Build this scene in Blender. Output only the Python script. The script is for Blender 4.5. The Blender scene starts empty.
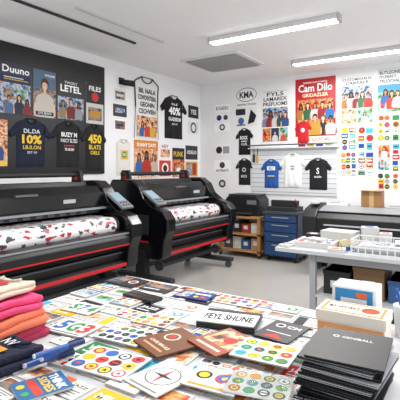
import bpy, math, random
from mathutils import Matrix, Vector
random.seed(4)
sc=bpy.context.scene
sc.view_settings.view_transform='Standard'
COL=bpy.context.collection
# ---------------------------------------------------------------- materials
def s2l(c):
    return c/12.92 if c<=0.04045 else ((c+0.055)/1.055)**2.4
def rgb(h):
    h=h.lstrip('#'); return tuple(s2l(int(h[i:i+2],16)/255) for i in (0,2,4))
MC={}
PH={'photoA':['#2a1a14','#8a4a30','#e0a070','#f4d8b0','#c83a2a','#e8c040'],'photoB':['#0c1428','#1c3c6c','#3f78a8','#b8ccd8','#b87850','#3a2018'],
    'photoC':['#12281a','#2f6a38','#7aa050','#6aaac8','#d8d8cc','#b85a30'],'photoD':['#101014','#34363e','#6a7078','#b08a6c','#6a2420','#b8b4ac'],'photoE':['#701018','#b81c26','#d85838','#e8b060','#5a2018','#e8d4b8']}
def mat(key):
    if key in MC: return MC[key]
    m=bpy.data.materials.new('mat_'+key.replace('#','').replace(':','_')); m.use_nodes=True
    nt=m.node_tree; b=nt.nodes['Principled BSDF']
    if key=='media':
        tc=nt.nodes.new('ShaderNodeTexCoord')
        n=nt.nodes.new('ShaderNodeTexNoise'); n.inputs['Scale'].default_value=40; n.inputs['Detail'].default_value=4
        mx=nt.nodes.new('ShaderNodeVectorMath'); mx.operation='MULTIPLY_ADD'; mx.inputs[1].default_value=(.04,.04,.04)
        mp=nt.nodes.new('ShaderNodeMapping'); mp.inputs['Scale'].default_value=(1,.6,1)
        nt.links.new(tc.outputs['Object'],mp.inputs[0])
        nt.links.new(tc.outputs['Object'],n.inputs['Vector']); nt.links.new(n.outputs['Color'],mx.inputs[0]); nt.links.new(mp.outputs[0],mx.inputs[2])
        v=nt.nodes.new('ShaderNodeTexVoronoi'); v.inputs['Scale'].default_value=34
        nt.links.new(mx.outputs[0],v.inputs['Vector'])
        r=nt.nodes.new('ShaderNodeValToRGB'); r.color_ramp.interpolation='CONSTANT'
        e=r.color_ramp.elements; e[0].position=0; e[0].color=(.8,.8,.8,1); e[1].position=.42; e[1].color=(.5,.02,.03,1)
        for p,c in ((.49,(.05,.05,.06,1)),(.58,(.8,.8,.81,1)),(.74,(.25,.26,.3,1)),(.82,(.82,.82,.82,1)),(.96,(.4,.03,.04,1))):
            x=e.new(p); x.color=c
        s=nt.nodes.new('ShaderNodeSeparateColor'); nt.links.new(v.outputs['Color'],s.inputs[0])
        nt.links.new(s.outputs[0],r.inputs[0]); nt.links.new(r.outputs[0],b.inputs['Base Color'])
        b.inputs['Roughness'].default_value=.35
    elif key in PH:
        tc=nt.nodes.new('ShaderNodeTexCoord'); n=nt.nodes.new('ShaderNodeTexNoise'); n.inputs['Scale'].default_value=14; n.inputs['Detail'].default_value=6
        mp=nt.nodes.new('ShaderNodeMapping'); mp.inputs['Location'].default_value=(ord(key[-1])*1.7,3,1)
        nt.links.new(tc.outputs['Object'],mp.inputs[0]); nt.links.new(mp.outputs[0],n.inputs['Vector'])
        r=nt.nodes.new('ShaderNodeValToRGB'); e=r.color_ramp.elements; cs=PH[key]
        e[0].position=.30; e[0].color=(*rgb(cs[0]),1); e[1].position=.70; e[1].color=(*rgb(cs[-1]),1)
        for i,c in enumerate(cs[1:-1]): x=e.new(.38+i*.075); x.color=(*rgb(c),1)
        nt.links.new(n.outputs[0],r.inputs[0]); nt.links.new(r.outputs[0],b.inputs['Base Color']); b.inputs['Roughness'].default_value=.4
    else:
        p=key.split(':'); c=rgb(p[0]); f=p[1] if len(p)>1 else ''
        b.inputs['Base Color'].default_value=(*c,1); b.inputs['Roughness'].default_value=.6
        if 'g' in f: b.inputs['Roughness'].default_value=.18
        if 's' in f: b.inputs['Roughness'].default_value=.4
        if 'm' in f: b.inputs['Metallic'].default_value=.9; b.inputs['Roughness'].default_value=.35
        if 'e' in f: b.inputs['Emission Color'].default_value=(*c,1); b.inputs['Emission Strength'].default_value=7
        if 't' in f: b.inputs['Transmission Weight'].default_value=.92; b.inputs['Roughness'].default_value=.08; b.inputs['IOR'].default_value=1.08
        if 'c' in f:
            n=nt.nodes.new('ShaderNodeTexNoise'); n.inputs['Scale'].default_value=18; n.inputs['Detail'].default_value=4
            bp=nt.nodes.new('ShaderNodeBump'); bp.inputs['Strength'].default_value=.6; bp.inputs['Distance'].default_value=.012
            nt.links.new(n.outputs[0],bp.inputs['Height']); nt.links.new(bp.outputs[0],b.inputs['Normal']); b.inputs['Roughness'].default_value=.85
        if 'w' in f or 'f' in f:
            tc=nt.nodes.new('ShaderNodeTexCoord'); n=nt.nodes.new('ShaderNodeTexNoise'); n.inputs['Scale'].default_value=1.2; n.inputs['Detail'].default_value=6
            nt.links.new(tc.outputs['Object'],n.inputs['Vector'])
            r=nt.nodes.new('ShaderNodeValToRGB'); k=.97 if 'w' in f else .88
            r.color_ramp.elements[0].color=(c[0]*k,c[1]*k,c[2]*k,1); r.color_ramp.elements[1].color=(*c,1)
            r.color_ramp.elements[0].position=.35; r.color_ramp.elements[1].position=.65
            nt.links.new(n.outputs[0],r.inputs[0]); nt.links.new(r.outputs[0],b.inputs['Base Color'])
            b.inputs['Roughness'].default_value=.3 if 'f' in f else .8
    MC[key]=m; return m
# ---------------------------------------------------------------- text
GC={}
def glyph(s,bold):
    k=(s,bold)
    if k in GC: return GC[k]
    cu=bpy.data.curves.new('t','FONT'); cu.body=s; cu.resolution_u=2; cu.offset=bold
    ob=bpy.data.objects.new('t',cu); COL.objects.link(ob)
    dg=bpy.context.evaluated_depsgraph_get(); me=bpy.data.meshes.new_from_object(ob.evaluated_get(dg))
    vs=[(v.co.x,v.co.y) for v in me.vertices]; fs=[tuple(p.vertices) for p in me.polygons]
    bpy.data.objects.remove(ob); bpy.data.curves.remove(cu); bpy.data.meshes.remove(me)
    x0=min(v[0] for v in vs);x1=max(v[0] for v in vs);y0=min(v[1] for v in vs);y1=max(v[1] for v in vs)
    vs=[((x-x0)/(x1-x0),(y-y0)/(y1-y0)) for x,y in vs]
    GC[k]=(vs,fs); return GC[k]
# ---------------------------------------------------------------- mesh builder
class Art:
    def __init__(s): s.v=[];s.f=[];s.m=[];s.keys=[];s.sm=[]
    def k(s,c):
        if c not in s.keys: s.keys.append(c)
        return s.keys.index(c)
    def raw(s,vs,fs,col,smooth=False):
        o=len(s.v); s.v+=[tuple(v) for v in vs]; k=s.k(col)
        for f in fs: s.f.append(tuple(i+o for i in f)); s.m.append(k); s.sm.append(smooth)
    def poly(s,pts,col,w): s.raw([(x,y,w) for x,y in pts],[tuple(range(len(pts)))],col)
    def rect(s,x0,y0,x1,y1,col,w): s.poly([(x0,y0),(x1,y0),(x1,y1),(x0,y1)],col,w)
    def ell(s,cx,cy,rx,ry,col,w,n=18): s.poly([(cx+rx*math.cos(i*2*math.pi/n),cy+ry*math.sin(i*2*math.pi/n)) for i in range(n)],col,w)
    def text(s,t,x0,y0,x1,y1,col,w,bold=.02):
        vs,fs=glyph(t,bold); s.raw([(x0+u*(x1-x0),y0+v*(y1-y0),w) for u,v in vs],fs,col)
    def box(s,x0,y0,z0,x1,y1,z1,col):
        vs=[(x,y,z) for z in (z0,z1) for y in (y0,y1) for x in (x0,x1)]
        s.raw(vs,[(0,2,3,1),(4,5,7,6),(0,1,5,4),(2,6,7,3),(0,4,6,2),(1,3,7,5)],col)
    def cyl(s,p0,p1,r,col,n=16,r1=None):
        p0=Vector(p0);p1=Vector(p1);d=(p1-p0).normalized(); a=d.orthogonal().normalized(); b=d.cross(a); r1=r if r1 is None else r1
        vs=[]
        for p,q in ((p0,r),(p1,r1)):
            for i in range(n):
                t=i*2*math.pi/n; vs.append(p+(a*math.cos(t)+b*math.sin(t))*q)
        s.raw(vs,[(i,(i+1)%n,n+(i+1)%n,n+i) for i in range(n)],col,True)
        s.raw(vs[:n],[tuple(range(n))[::-1]],col); s.raw(vs[n:],[tuple(range(n))],col)
    def prism(s,prof,y0,y1,col):
        n=len(prof); vs=[(x,y0,z) for x,z in prof]+[(x,y1,z) for x,z in prof]
        s.raw(vs,[(i,(i+1)%n,n+(i+1)%n,n+i) for i in range(n)]+[tuple(range(n))[::-1],tuple(range(n,2*n))],col)
    def ops(s,ops,X,Y,W,H,w0,st=.0004):
        for i,o in enumerate(ops):
            w=w0+(i+1)*st
            if o[0]=='@': w=w0+(o[1]+1)*st; o=o[2]
            t=o[0]
            if t=='r': s.rect(X+o[1]*W,Y+o[2]*H,X+o[3]*W,Y+o[4]*H,o[5],w)
            elif t=='c': s.ell(X+o[1]*W,Y+o[2]*H,o[3]*W,o[3]*W*(o[5] if len(o)>5 else 1),o[4],w)
            elif t=='t': s.text(o[1],X+o[2]*W,Y+o[3]*H,X+o[4]*W,Y+o[5]*H,o[6],w,o[7] if len(o)>7 else .02)
            elif t=='y': s.poly([(X+x*W,Y+y*H) for x,y in o[1]],o[2],w)
            elif t=='p':
                _,cx,y0,h,skin,hair,shirt=o; cx=X+cx*W; y0=Y+y0*H; h=h*H
                long=int(cx*1000+h*777)%2; n=24
                s.ell(cx,y0+h*.775,h*.11,h*.135,hair,w,n)
                if long: s.poly([(cx-h*.11,y0+h*.78),(cx-h*.135,y0+h*.62),(cx-h*.15,y0+h*.5),(cx+h*.15,y0+h*.5),(cx+h*.135,y0+h*.62),(cx+h*.11,y0+h*.78)],hair,w)
                s.poly([(cx-h*.22,y0),(cx-h*.25,y0+h*.38),(cx-h*.22,y0+h*.47),(cx-h*.15,y0+h*.525),(cx-h*.06,y0+h*.56),(cx,y0+h*.52),(cx+h*.06,y0+h*.56),(cx+h*.15,y0+h*.525),(cx+h*.22,y0+h*.47),(cx+h*.25,y0+h*.38),(cx+h*.22,y0)],shirt,w+st*.2)
                for q in (-1,1):
                    s.poly([(cx+q*h*.22,y0),(cx+q*h*.30,y0+h*.05),(cx+q*h*.29,y0+h*.30),(cx+q*h*.24,y0+h*.34)][::q],skin,w+st*.1)
                s.poly([(cx-h*.035,y0+h*.55),(cx,y0+h*.51),(cx+h*.035,y0+h*.55),(cx+h*.032,y0+h*.66),(cx-h*.032,y0+h*.66)],skin,w+st*.4)
                s.ell(cx,y0+h*.735,h*.073,h*.105,skin,w+st*.6,n)
                s.poly([(cx-h*.078,y0+h*.77),(cx-h*.05,y0+h*.805),(cx+h*.01,y0+h*.815),(cx+h*.078,y0+h*.77),(cx+h*.075,y0+h*.84),(cx+h*.03,y0+h*.885),(cx-h*.03,y0+h*.885),(cx-h*.075,y0+h*.84)],hair,w+st*.75)
                s.ell(cx,y0+h*.688,h*.022,h*.007,'#e8c8bc',w+st*.8,8)
                for q in (-1,1): s.ell(cx+q*h*.028,y0+h*.745,h*.009,h*.006,'#1a1210',w+st*.8,8)
def fin(o,name,parent=None,label=None,cat=None,group=None,M=None):
    o.name=name
    if M is not None: o.matrix_world=M
    if parent is not None: o.parent=parent
    if label: o['label']=label
    if cat: o['category']=cat
    if group: o['group']=group
    return o
def make(a,name,M=None,parent=None,label=None,cat=None,group=None,bevel=0,seg=2,kind=None):
    me=bpy.data.meshes.new(name); me.from_pydata(a.v,[],a.f)
    for k in a.keys: me.materials.append(mat(k))
    me.polygons.foreach_set('material_index',a.m); me.polygons.foreach_set('use_smooth',a.sm); me.update()
    o=bpy.data.objects.new(name,me); COL.objects.link(o)
    if bevel:
        b=o.modifiers.new('b','BEVEL'); b.width=bevel; b.segments=seg; b.limit_method='ANGLE'; b.angle_limit=math.radians(40)
    if kind: o['kind']=kind
    return fin(o,name,parent,label,cat,group,M)
def empty(name,M,label,cat,group=None):
    o=bpy.data.objects.new(name,None); COL.objects.link(o); o.empty_display_size=.1
    return fin(o,name,None,label,cat,group,M)
def T(x,y,z,rz=0): return Matrix.Translation((x,y,z))@Matrix.Rotation(math.radians(rz),4,'Z')
def B(x0,y0,z0,x1,y1,z1,col): a=Art(); a.box(x0,y0,z0,x1,y1,z1,col); return a
def ML(y,z,off=0): return Matrix(((0,0,1,-4.569+off),(1,0,0,y),(0,1,0,z),(0,0,0,1)))
def MB(x,z,off=0): return Matrix(((1,0,0,x),(0,0,-1,7.039-off),(0,1,0,z),(0,0,0,1)))
# ---------------------------------------------------------------- room
XL,YB,H=-4.57,7.04,3.10
make(B(XL-.1,-3,0,XL,YB+.1,H,'#f7f7f8:w'),'wall_left',kind='structure')
make(B(XL,YB,0,3.2,YB+.1,H,'#f5f5f6:w'),'wall_back',kind='structure')
make(B(XL-.1,-3,-.1,3.2,YB+.1,0,'#b2afaa:f'),'floor',kind='structure')
make(B(XL-.1,-3,H,3.2,YB+.1,H+.1,'#fdfdfe:w'),'ceiling',kind='structure')
make(B(XL,-3,0,XL+.015,YB,.1,'#d0d0d0'),'baseboard_left',kind='structure')
make(B(XL+.015,YB-.015,0,3.2,YB,.1,'#d0d0d0'),'baseboard_back',kind='structure')
def light(x0,x1,y):
    e=empty('ceiling_light',T((x0+x1)/2,y,H),'long slim white linear ceiling light fixture, lit','ceiling light','linear ceiling lights')
    h=(x1-x0)/2
    make(B(-h,-.06,-.06,h,.06,0,'#d8d8da'),'housing',parent=e,bevel=.006)
    make(B(-h+.02,-.05,-.075,h-.02,.05,-.06,'#ffffff:e'),'diffuser',parent=e,label='glowing white diffuser')
    for s in (-1,1): make(B(s*h-.012,-.062,-.078,s*h+.012,.062,0,'#b9babc'),'end_cap',parent=e)
    L=bpy.data.lights.new('area','AREA'); L.shape='RECTANGLE'; L.size=2*h; L.size_y=.12; L.energy=46; L.color=(1,.99,.975)
    lo=bpy.data.objects.new('light_emitter',L); COL.objects.link(lo); lo.parent=e; lo.location=(0,0,-.09)
light(-2.78,-1.22,4.53); light(-2.33,-.85,6.15); light(-2.6,-.9,2.0); light(.3,2.0,4.5); light(.3,2.0,1.6)
a=Art(); a.box(-.48,-.44,-.02,.48,.44,0,'#e6e7e7'); a.box(-.42,-.38,-.028,.42,.38,-.02,'#a4a6a8')
for i in range(12):
    y=-.36+i*.065; a.raw([(-.42,y,-.03),(.42,y,-.03),(.42,y+.045,-.038),(-.42,y+.045,-.038)],[(0,1,2,3),(3,2,1,0)],'#dcdedf')
make(a,'air_vent',T(-3.24,5.62,H),label='square white louvred air vent set in ceiling',cat='air vent')
e=empty('track_light_rail',T(-3.68,2.95,H),'thin black lighting track on the white ceiling','lighting track')
make(B(-.014,-1.2,-.022,.014,1.2,0,'#2e2f34'),'rail',parent=e)
a=Art(); a.cyl((0,-.9,-.022),(0,-.9,-.08),.010,'#222226'); a.cyl((-.02,-.9,-.08),(-.08,-.9,-.14),.025,'#222226'); make(a,'spot_head',parent=e)
make(B(-.015,-.7,-.02,.015,.7,0,'#c8c9cb'),'cable_conduit',M=T(-3.35,3.6,H),label='pale thin conduit strip on the ceiling',cat='conduit')
# ---------------------------------------------------------------- flat goods
def panel(wall,u0,u1,z0,z1,bg,ops,name,label,cat,off=0.0,th=.004,group=None):
    W,Hh=u1-u0,z1-z0; a=Art(); a.box(-W/2,-Hh/2,0,W/2,Hh/2,th,bg); a.ops(ops,-W/2,-Hh/2,W,Hh,th)
    M=(ML if wall=='L' else MB)((u0+u1)/2,(z0+z1)/2,off)
    return make(a,name,M,label=label,cat=cat,group=group)
SK=['#d8a480','#b87c58','#7a4a30','#e6bc9c']
CC=['#d8262c','#1f7a3c','#f2b81e','#1e57a8','#17181c','#e8641e','#36a3c9','#d8262c']
def circs(nx,ny,cols,inner=True,r=.43,x0=.03,y0=.03,x1=.97,y1=.97,asp=1,bars=False,seed=1,jit=0):
    R=random.Random(seed); o=[]; dx=(x1-x0)/nx; dy=(y1-y0)/ny
    for i in range(nx):
        for j in range(ny):
            c=R.choice(cols); cx=x0+(i+.5+R.uniform(-jit,jit))*dx; cy=y0+(j+.5+R.uniform(-jit,jit))*dy; q=R.random()
            if bars and q<.55:
                hw=R.uniform(.36,.48); hh=R.uniform(.3,.47)
                o.append(('@',3,('r',cx-dx*hw,cy-dy*hh,cx+dx*hw,cy+dy*hh,c if q>.25 else R.choice(list(PH)))))
                o.append(('@',4,('r',cx-dx*hw*.7,cy-dy*.1,cx+dx*hw*.7,cy+dy*.08,R.choice(['#ffffff','#f5d22a','#17181c',c]))))
            else:
                rr=r*min(dx,dy*asp)*R.uniform(1-jit*2,1); o.append(('@',3,('c',cx,cy,rr,c)))
                if inner:
                    o.append(('@',4,('c',cx,cy,rr*R.uniform(.55,.85),R.choice(['#ffffff','#f5d22a','#1b1b1f',c,c]))))
                    k=R.random()
                    if k<.4: o.append(('@',5,('c',cx,cy,rr*.36,R.choice(cols))))
                    elif k<.7: o.append(('@',5,('r',cx-rr*.55,cy-rr*.16/asp,cx+rr*.55,cy+rr*.16/asp,R.choice(cols))))
                    else: o.append(('@',5,('y',[(cx-rr*.4,cy-rr*.3/asp),(cx+rr*.4,cy-rr*.3/asp),(cx,cy+rr*.45/asp)],R.choice(cols))))
    return o
def lines(x0,y0,x1,y1,n,col):
    o=[];dy=(y1-y0)/n
    for i in range(n): o.append(('r',x0,y0+i*dy+dy*.3,x0+(x1-x0)*(.75+.25*((i*7)%3)/2),y0+i*dy+dy*.62,col))
    return o
# ---------------------------------------------------------------- shirts
def tee(W,Hh,col,prt,M,label,name='t_shirt',group=None,sleeve=True,trim=None,seed=0):
    R=random.Random(seed); a=Art(); nx,ny=20,16; bw=(.33 if sleeve else .46)*W; nk=.11*W if sleeve else .2*W
    def top(x):
        ax=abs(x)
        if ax>nk: return Hh*(1-.09*(ax-nk)/(bw-nk))
        return Hh*(1-.09*math.sqrt(max(0,1-(ax/nk)**2)))
    vs=[];ph=R.random()*6
    for j in range(ny+1):
        for i in range(nx+1):
            u=-1+2*i/nx; t=j/ny
            w=bw*(1-.05*math.sin(t*3)*(1 if sleeve else 2.2)); x=u*w; y=t*top(u*bw)
            z=.004+.016*(1-abs(u)**6)*(1-(abs(2*t-1))**10)+ .004*math.sin(u*9+ph+t*4)*(1-t)*(1 if abs(u)<.99 else 0)
            vs.append((x,y-Hh/2,z))
    fs=[(j*(nx+1)+i,j*(nx+1)+i+1,(j+1)*(nx+1)+i+1,(j+1)*(nx+1)+i) for j in range(ny) for i in range(nx)]
    a.raw(vs,fs,col,True)
    a.raw([(-bw,-Hh/2,0),(bw,-Hh/2,0),(bw,Hh*.41,0),(0,Hh*.4,0),(-bw,Hh*.41,0)],[(0,1,2,3,4)],col)
    if sleeve:
        for s in (-1,1):
            P=[(s*bw*.93,.66*Hh),(s*.44*W,.60*Hh),(s*.50*W,.70*Hh),(s*bw*.97,.905*Hh)]
            g=[];n=6
            for j in range(n+1):
                for i in range(n+1):
                    p,q=i/n,j/n
                    lo=(P[0][0]*(1-p)+P[1][0]*p,P[0][1]*(1-p)+P[1][1]*p); hi=(P[3][0]*(1-p)+P[2][0]*p,P[3][1]*(1-p)+P[2][1]*p)
                    x=lo[0]*(1-q)+hi[0]*q; y=lo[1]*(1-q)+hi[1]*q
                    g.append((x,y-Hh/2,.003+.017*(1-abs(2*q-1)**3)))
            f=[(j*(n+1)+i,j*(n+1)+i+1,(j+1)*(n+1)+i+1,(j+1)*(n+1)+i) for j in range(n) for i in range(n)]
            if s<0: f=[q[::-1] for q in f]
            a.raw(g,f,col,True)
    a.ops(prt,-bw*.82,-Hh/2,bw*1.64,Hh,.0245,.0003)
    sh=make(a,name,M,label=label,cat='t-shirt' if sleeve else 'tank top',group=group)
    c=Art(); n=10; pts=[(nk*math.cos(math.pi*i/n+math.pi),Hh/2+Hh*.09*math.sin(math.pi*i/n+math.pi)) for i in range(n+1)]
    rr=.009 if trim else .007; tc=trim or col
    for i in range(n): c.cyl((*pts[i],.018),(*pts[i+1],.018),rr,tc,6)
    c.cyl((-nk,Hh/2,.016),(nk,Hh/2,.010),.007,tc,6)
    if trim:
        for s in (-1,1):
            c.cyl((s*bw*.90,0,.014),(s*bw*.98,Hh*.41,.012),rr,trim,6); c.cyl((s*bw*.98,Hh*.41,.012),(s*nk,Hh/2,.016),rr,trim,6)
            c.cyl((s*bw,-Hh/2,.012),(s*bw*.90,0,.014),.005,'#8a8c90',6)
    make(c,'collar',parent=sh)
    return sh
# ---------------------------------------------------------------- left wall board
make(B(-.98,-.765,0,.98,.765,.03,'#0d0e11:s'),'display_board',ML(3.48,2.185),label='large black display board mounted on white wall',cat='display board',bevel=.005)
O=.0302; GB='glossy posters on the black board'
panel('L',2.6,3.23,2.13,2.72,'#0e1a3a:s',[('r',0,.0,1,.60,'photoB'),('r',0,.62,1,.76,'#14284e'),('t','Duuno',.42,.80,.98,.94,'#ffffff'),('r',.45,.66,.95,.68,'#c8a838'),('r',.45,.70,.85,.72,'#d8dce4'),('r',.45,.3,.65,.5,'photoD'),('r',.7,.3,.95,.5,'photoC'),('p',.55,.0,.40,SK[1],'#2a1a12','#4a6a8e'),('p',.76,.0,.44,SK[0],'#2a1810','#16243e'),('p',.93,.0,.36,SK[2],'#1a100a','#7a2a2e')],'poster','glossy dark blue poster on the black board','poster',O,group=GB)
panel('L',3.27,3.60,2.13,2.71,'#4a6078:s',[('r',0,0,1,.6,'photoD'),('r',0,.6,1,1,'#54708a'),('p',.5,.0,.92,SK[3],'#4a2a1a','#c8c2b8'),('t','AVOLINE',.5,.88,.95,.93,'#ffffff'),('r',.1,.04,.9,.12,'#1a2840'),('t','STUDIO',.2,.06,.8,.11,'#e8e8e8')],'poster','photo poster of a woman in white top','poster',O,group=GB)
panel('L',3.63,4.06,2.14,2.70,'#121318:s',[('r',0,0,1,.52,'photoB'),('t','TWOILY',.25,.83,.75,.89,'#e6e6e6'),('t','LETEL',.10,.64,.90,.80,'#ffffff',.03),('p',.2,.02,.46,SK[1],'#22150e','#88785c'),('p',.5,.02,.54,SK[0],'#3a2418','#6a2022'),('p',.8,.02,.46,SK[2],'#140e0a','#90949c')],'poster','dark poster with three people and white lettering','poster',O,group=GB)
panel('L',4.11,4.43,2.12,2.69,'#c8c8c6:s',[('r',0,.5,1,1,'#202228'),('t','FILES',.15,.8,.85,.92,'#ffffff'),('c',.5,.66,.2,'#c33030'),('r',.1,.08,.9,.4,'photoD'),('r',.2,.15,.8,.32,'#b88a30')],'poster','small black and white poster with red circle','poster',O,group=GB)
panel('L',2.66,2.93,1.52,2.05,'#d8dadc:s',[('r',0,0,1,1,'photoA'),('p',.5,.05,.7,SK[0],'#2c1c12','#2b4f86'),('r',.05,.02,.95,.12,'#f2d040')],'poster','small photo poster with red top','poster',O,group=GB)
GT='printed t-shirts pinned on the board'
tee(.60,.58,'#1a2036:c',[('t','DL.DA',.15,.70,.85,.79,'#dfe3ea'),('t','10%',.08,.48,.92,.67,'#f0c93c',.04),('t','LB.ILON',.12,.37,.88,.45,'#f0c93c'),('t','EST 09',.3,.28,.7,.33,'#cfd4dc')],ML(3.24,1.80,O),'navy t-shirt with yellow printed lettering on board',seed=1,group=GT)
tee(.56,.60,'#1d1e23:c',[('t','BUZY M',.08,.66,.92,.76,'#ffffff',.03),('t','PASCY ELTED',.05,.54,.95,.62,'#e8e8ea'),('r',.2,.46,.8,.48,'#d84030'),('t','TIL BULM',.25,.36,.75,.42,'#ffffff')],ML(3.80,1.81,O),'black t-shirt with white printed lettering on board',seed=2,group=GT)
tee(.46,.64,'#1d1e22:c',[('t','450',.0,.58,1,.78,'#f2d02c',.04),('t','BLATS',.06,.45,.94,.55,'#f2d02c',.02),('t','OELS',.16,.34,.84,.42,'#f2d02c',.02)],ML(4.25,1.79,O),'black t-shirt with large yellow lettering on board',seed=3,group=GT)
a=Art(); a.box(-.05,-.05,0,.05,.05,.02,'#2a2b2f'); a.cyl((0,0,.02),(0,-.02,.1),.02,'#1c1d20'); a.cyl((-.02,-.03,.08),(.08,-.05,.2),.045,'#1c1d20')
make(a,'security_camera',ML(4.83,2.82),label='small black camera on wall bracket',cat='security camera')
for y0,y1,z0,z1,bg,ops in [
 (4.68,4.93,2.50,2.70,'#e8e8e8',[('r',.1,.2,.9,.8,'photoD'),('r',.2,.4,.8,.6,'#d8d8d8')]),
 (4.66,4.95,2.28,2.46,'#3a3c42',[('r',.15,.3,.85,.7,'photoB')]),
 (4.67,4.94,2.06,2.24,'#ffffff',[('r',.1,.15,.9,.85,'photoD'),('r',.2,.4,.8,.6,'#333333')]),
 (6.63,6.97,2.45,2.68,'#1a1b20',[('t','YES',.2,.3,.8,.7,'#ffffff')]),
 (6.63,6.97,2.15,2.38,'#e8e8ea',[('c',.5,.5,.3,'#333a4a'),('c',.5,.5,.2,'#e8e8ea')]),
]: panel('L',y0,y1,z0,z1,bg,ops,'notice','small printed notice card on white wall','notice',group='small notice cards on the wall')
tee(.34,.55,'#e8e6de:c',[('r',.2,.45,.8,.7,'#e4b93a'),('c',.5,.58,.2,'#3a8a4a'),('t','GO',.35,.54,.65,.62,'#ffffff')],ML(4.88,1.66),'white sleeveless top with yellow print',sleeve=False,name='tank_top')
tee(.66,1.0,'#f0f0ee:c',[('t','BIL NALA',.08,.74,.92,.82,'#15161a',.02),('t','COWDENTEBAL',.04,.63,.96,.71,'#15161a',.02),('t','GEOHIN',.14,.52,.86,.60,'#15161a',.02),('t','CECHVIEN',.08,.41,.92,.49,'#15161a',.02),('r',.0,.04,1,.37,'photoA'),('p',.25,.04,.28,SK[1],'#23150e','#2c64a8'),('p',.5,.04,.31,SK[0],'#4a2818','#c8342a'),('p',.75,.04,.28,SK[2],'#120c08','#d8a83c')],ML(5.42,2.47),'white sleeveless top with lettering and colourful photo print',sleeve=False,name='tank_top',trim='#15161a')
panel('L',5.12,5.72,1.33,1.95,'#d86a28:s',[('r',0,0,1,1,'photoA'),('r',0,.78,1,1,'#e0842a'),('r',0,0,1,.14,'#f0e4cc'),('p',.2,.12,.6,SK[1],'#23150e','#2c64a8'),('p',.8,.12,.6,SK[0],'#6a3a1c','#c8b89c'),('p',.5,.12,.68,SK[2],'#140d08','#b82c24'),('t','SUNNY DAYS',.1,.83,.9,.93,'#ffffff',.03),('t','FESTA',.15,.03,.85,.12,'#c62a24')],'poster','orange poster with three smiling people','poster')
tee(.80,.76,'#121317:c',[('t','ILLE',.3,.78,.7,.83,'#ffffff'),('t','40%',.1,.55,.9,.74,'#ffffff',.04),('t','OLADERDM',.08,.41,.92,.50,'#ffffff',.03),('t','JULI ST',.3,.31,.7,.36,'#ffffff')],ML(6.17,2.40),'black t-shirt with large white percent lettering',seed=5)
for y0,y1,z0,z1,bg,ops,lb in [
 (5.76,6.08,1.66,1.93,'#f4f4f4:s',[('r',.1,.1,.9,.6,'photoA'),('t','HEY',.2,.68,.8,.9,'#c02020')],'white card with orange block'),
 (5.76,6.08,1.36,1.63,'#d8372c:s',[('c',.5,.5,.3,'#f6f0e2'),('c',.5,.5,.18,'#20242c')],'red card with round emblem'),
 (6.13,6.50,1.34,1.86,'#c92f26:s',[('r',0,0,1,.6,'photoE'),('r',.0,.6,1,1,'#1b1c22'),('t','PUNK',.1,.7,.9,.88,'#f2c63a'),('p',.5,.05,.5,SK[0],'#1b120c','#efefef')],'red and black photo poster'),
 (6.54,6.94,1.66,1.92,'#242630:s',[('t','ODELIO',.1,.4,.9,.65,'#ffffff')],'dark lettered sign card'),
 (6.54,6.94,1.34,1.62,'#e2a23c:s',[('r',.1,.1,.5,.9,'photoB'),('r',.55,.1,.9,.9,'#a9362a')],'orange card with blue photo panel')]:
    panel('L',y0,y1,z0,z1,bg,ops,'poster',lb+' on white wall','poster',group='small posters beside the corner')
# ---------------------------------------------------------------- back wall
panel('B',-3.78,-3.34,2.62,2.98,'#f4f4f4',[('c',.5,.60,.47,'#1d2a55',.62),('c',.5,.60,.45,'#f4f4f4',.59),('t','KMA',.18,.44,.82,.76,'#14192e',.03),('t','GRAPHIC STUDIO',.05,.06,.95,.15,'#20242e')],'sign','white sign with dark lettering inside blue oval ring','sign')
panel('B',-3.78,-3.34,2.26,2.60,'#ececea',[('r',.0,.62,.45,.95,'#20242e'),('y',[(.55,.1),(.7,.9),(.95,.55),(.85,.2)],'#17181c'),('c',.25,.3,.14,'#2b6aa8'),('r',.05,.05,.45,.12,'#333333')],'poster','white poster with black abstract shapes','poster')
for z0,z1,bg,ops in [(2.55,2.70,'#ffffff',[('t','ROGADEO',.1,.3,.9,.75,'#1b2030')]),(2.37,2.53,'#f7f7f7',[('c',.3,.5,.16,'#1e2c66'),('c',.72,.5,.14,'#3a3f4a')]),(2.19,2.35,'#ffffff',[('c',.5,.5,.18,'#22252c'),('c',.5,.5,.1,'#e6e6e6')]),
 (1.73,1.95,'#f7f7f7',[('c',.3,.5,.2,'#15161a'),('r',.55,.2,.95,.8,'#9aa0a8')]),(1.40,1.65,'#ffffff',[('c',.5,.62,.17,'#3a4048'),('t','ARTPRINTS',.08,.1,.92,.3,'#23262e')]),(1.10,1.31,'#f2f2f2',[('c',.5,.5,.22,'#20222a'),('c',.5,.5,.12,'#c7cad0')])]:
    panel('B',-4.24,-3.90,z0,z1,bg,ops,'notice','small white card with dark emblem on wall','notice',group='small notice cards on the wall')
tee(.36,.48,'#15161a:c',[('t','ROCK',.1,.58,.9,.72,'#ffffff',.03),('r',.2,.5,.8,.53,'#ffffff'),('t','CLUB',.2,.36,.8,.46,'#e0e0e0')],MB(-3.6,1.98),'small black t-shirt with white lettering',seed=7)
tee(.36,.48,'#15161a:c',[('c',.5,.58,.2,'#e8e8e8'),('c',.5,.58,.13,'#33363e'),('t','MSCB',.2,.28,.8,.38,'#e0e0e0')],MB(-3.6,1.43),'small black t-shirt with round white print',seed=8)
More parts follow.
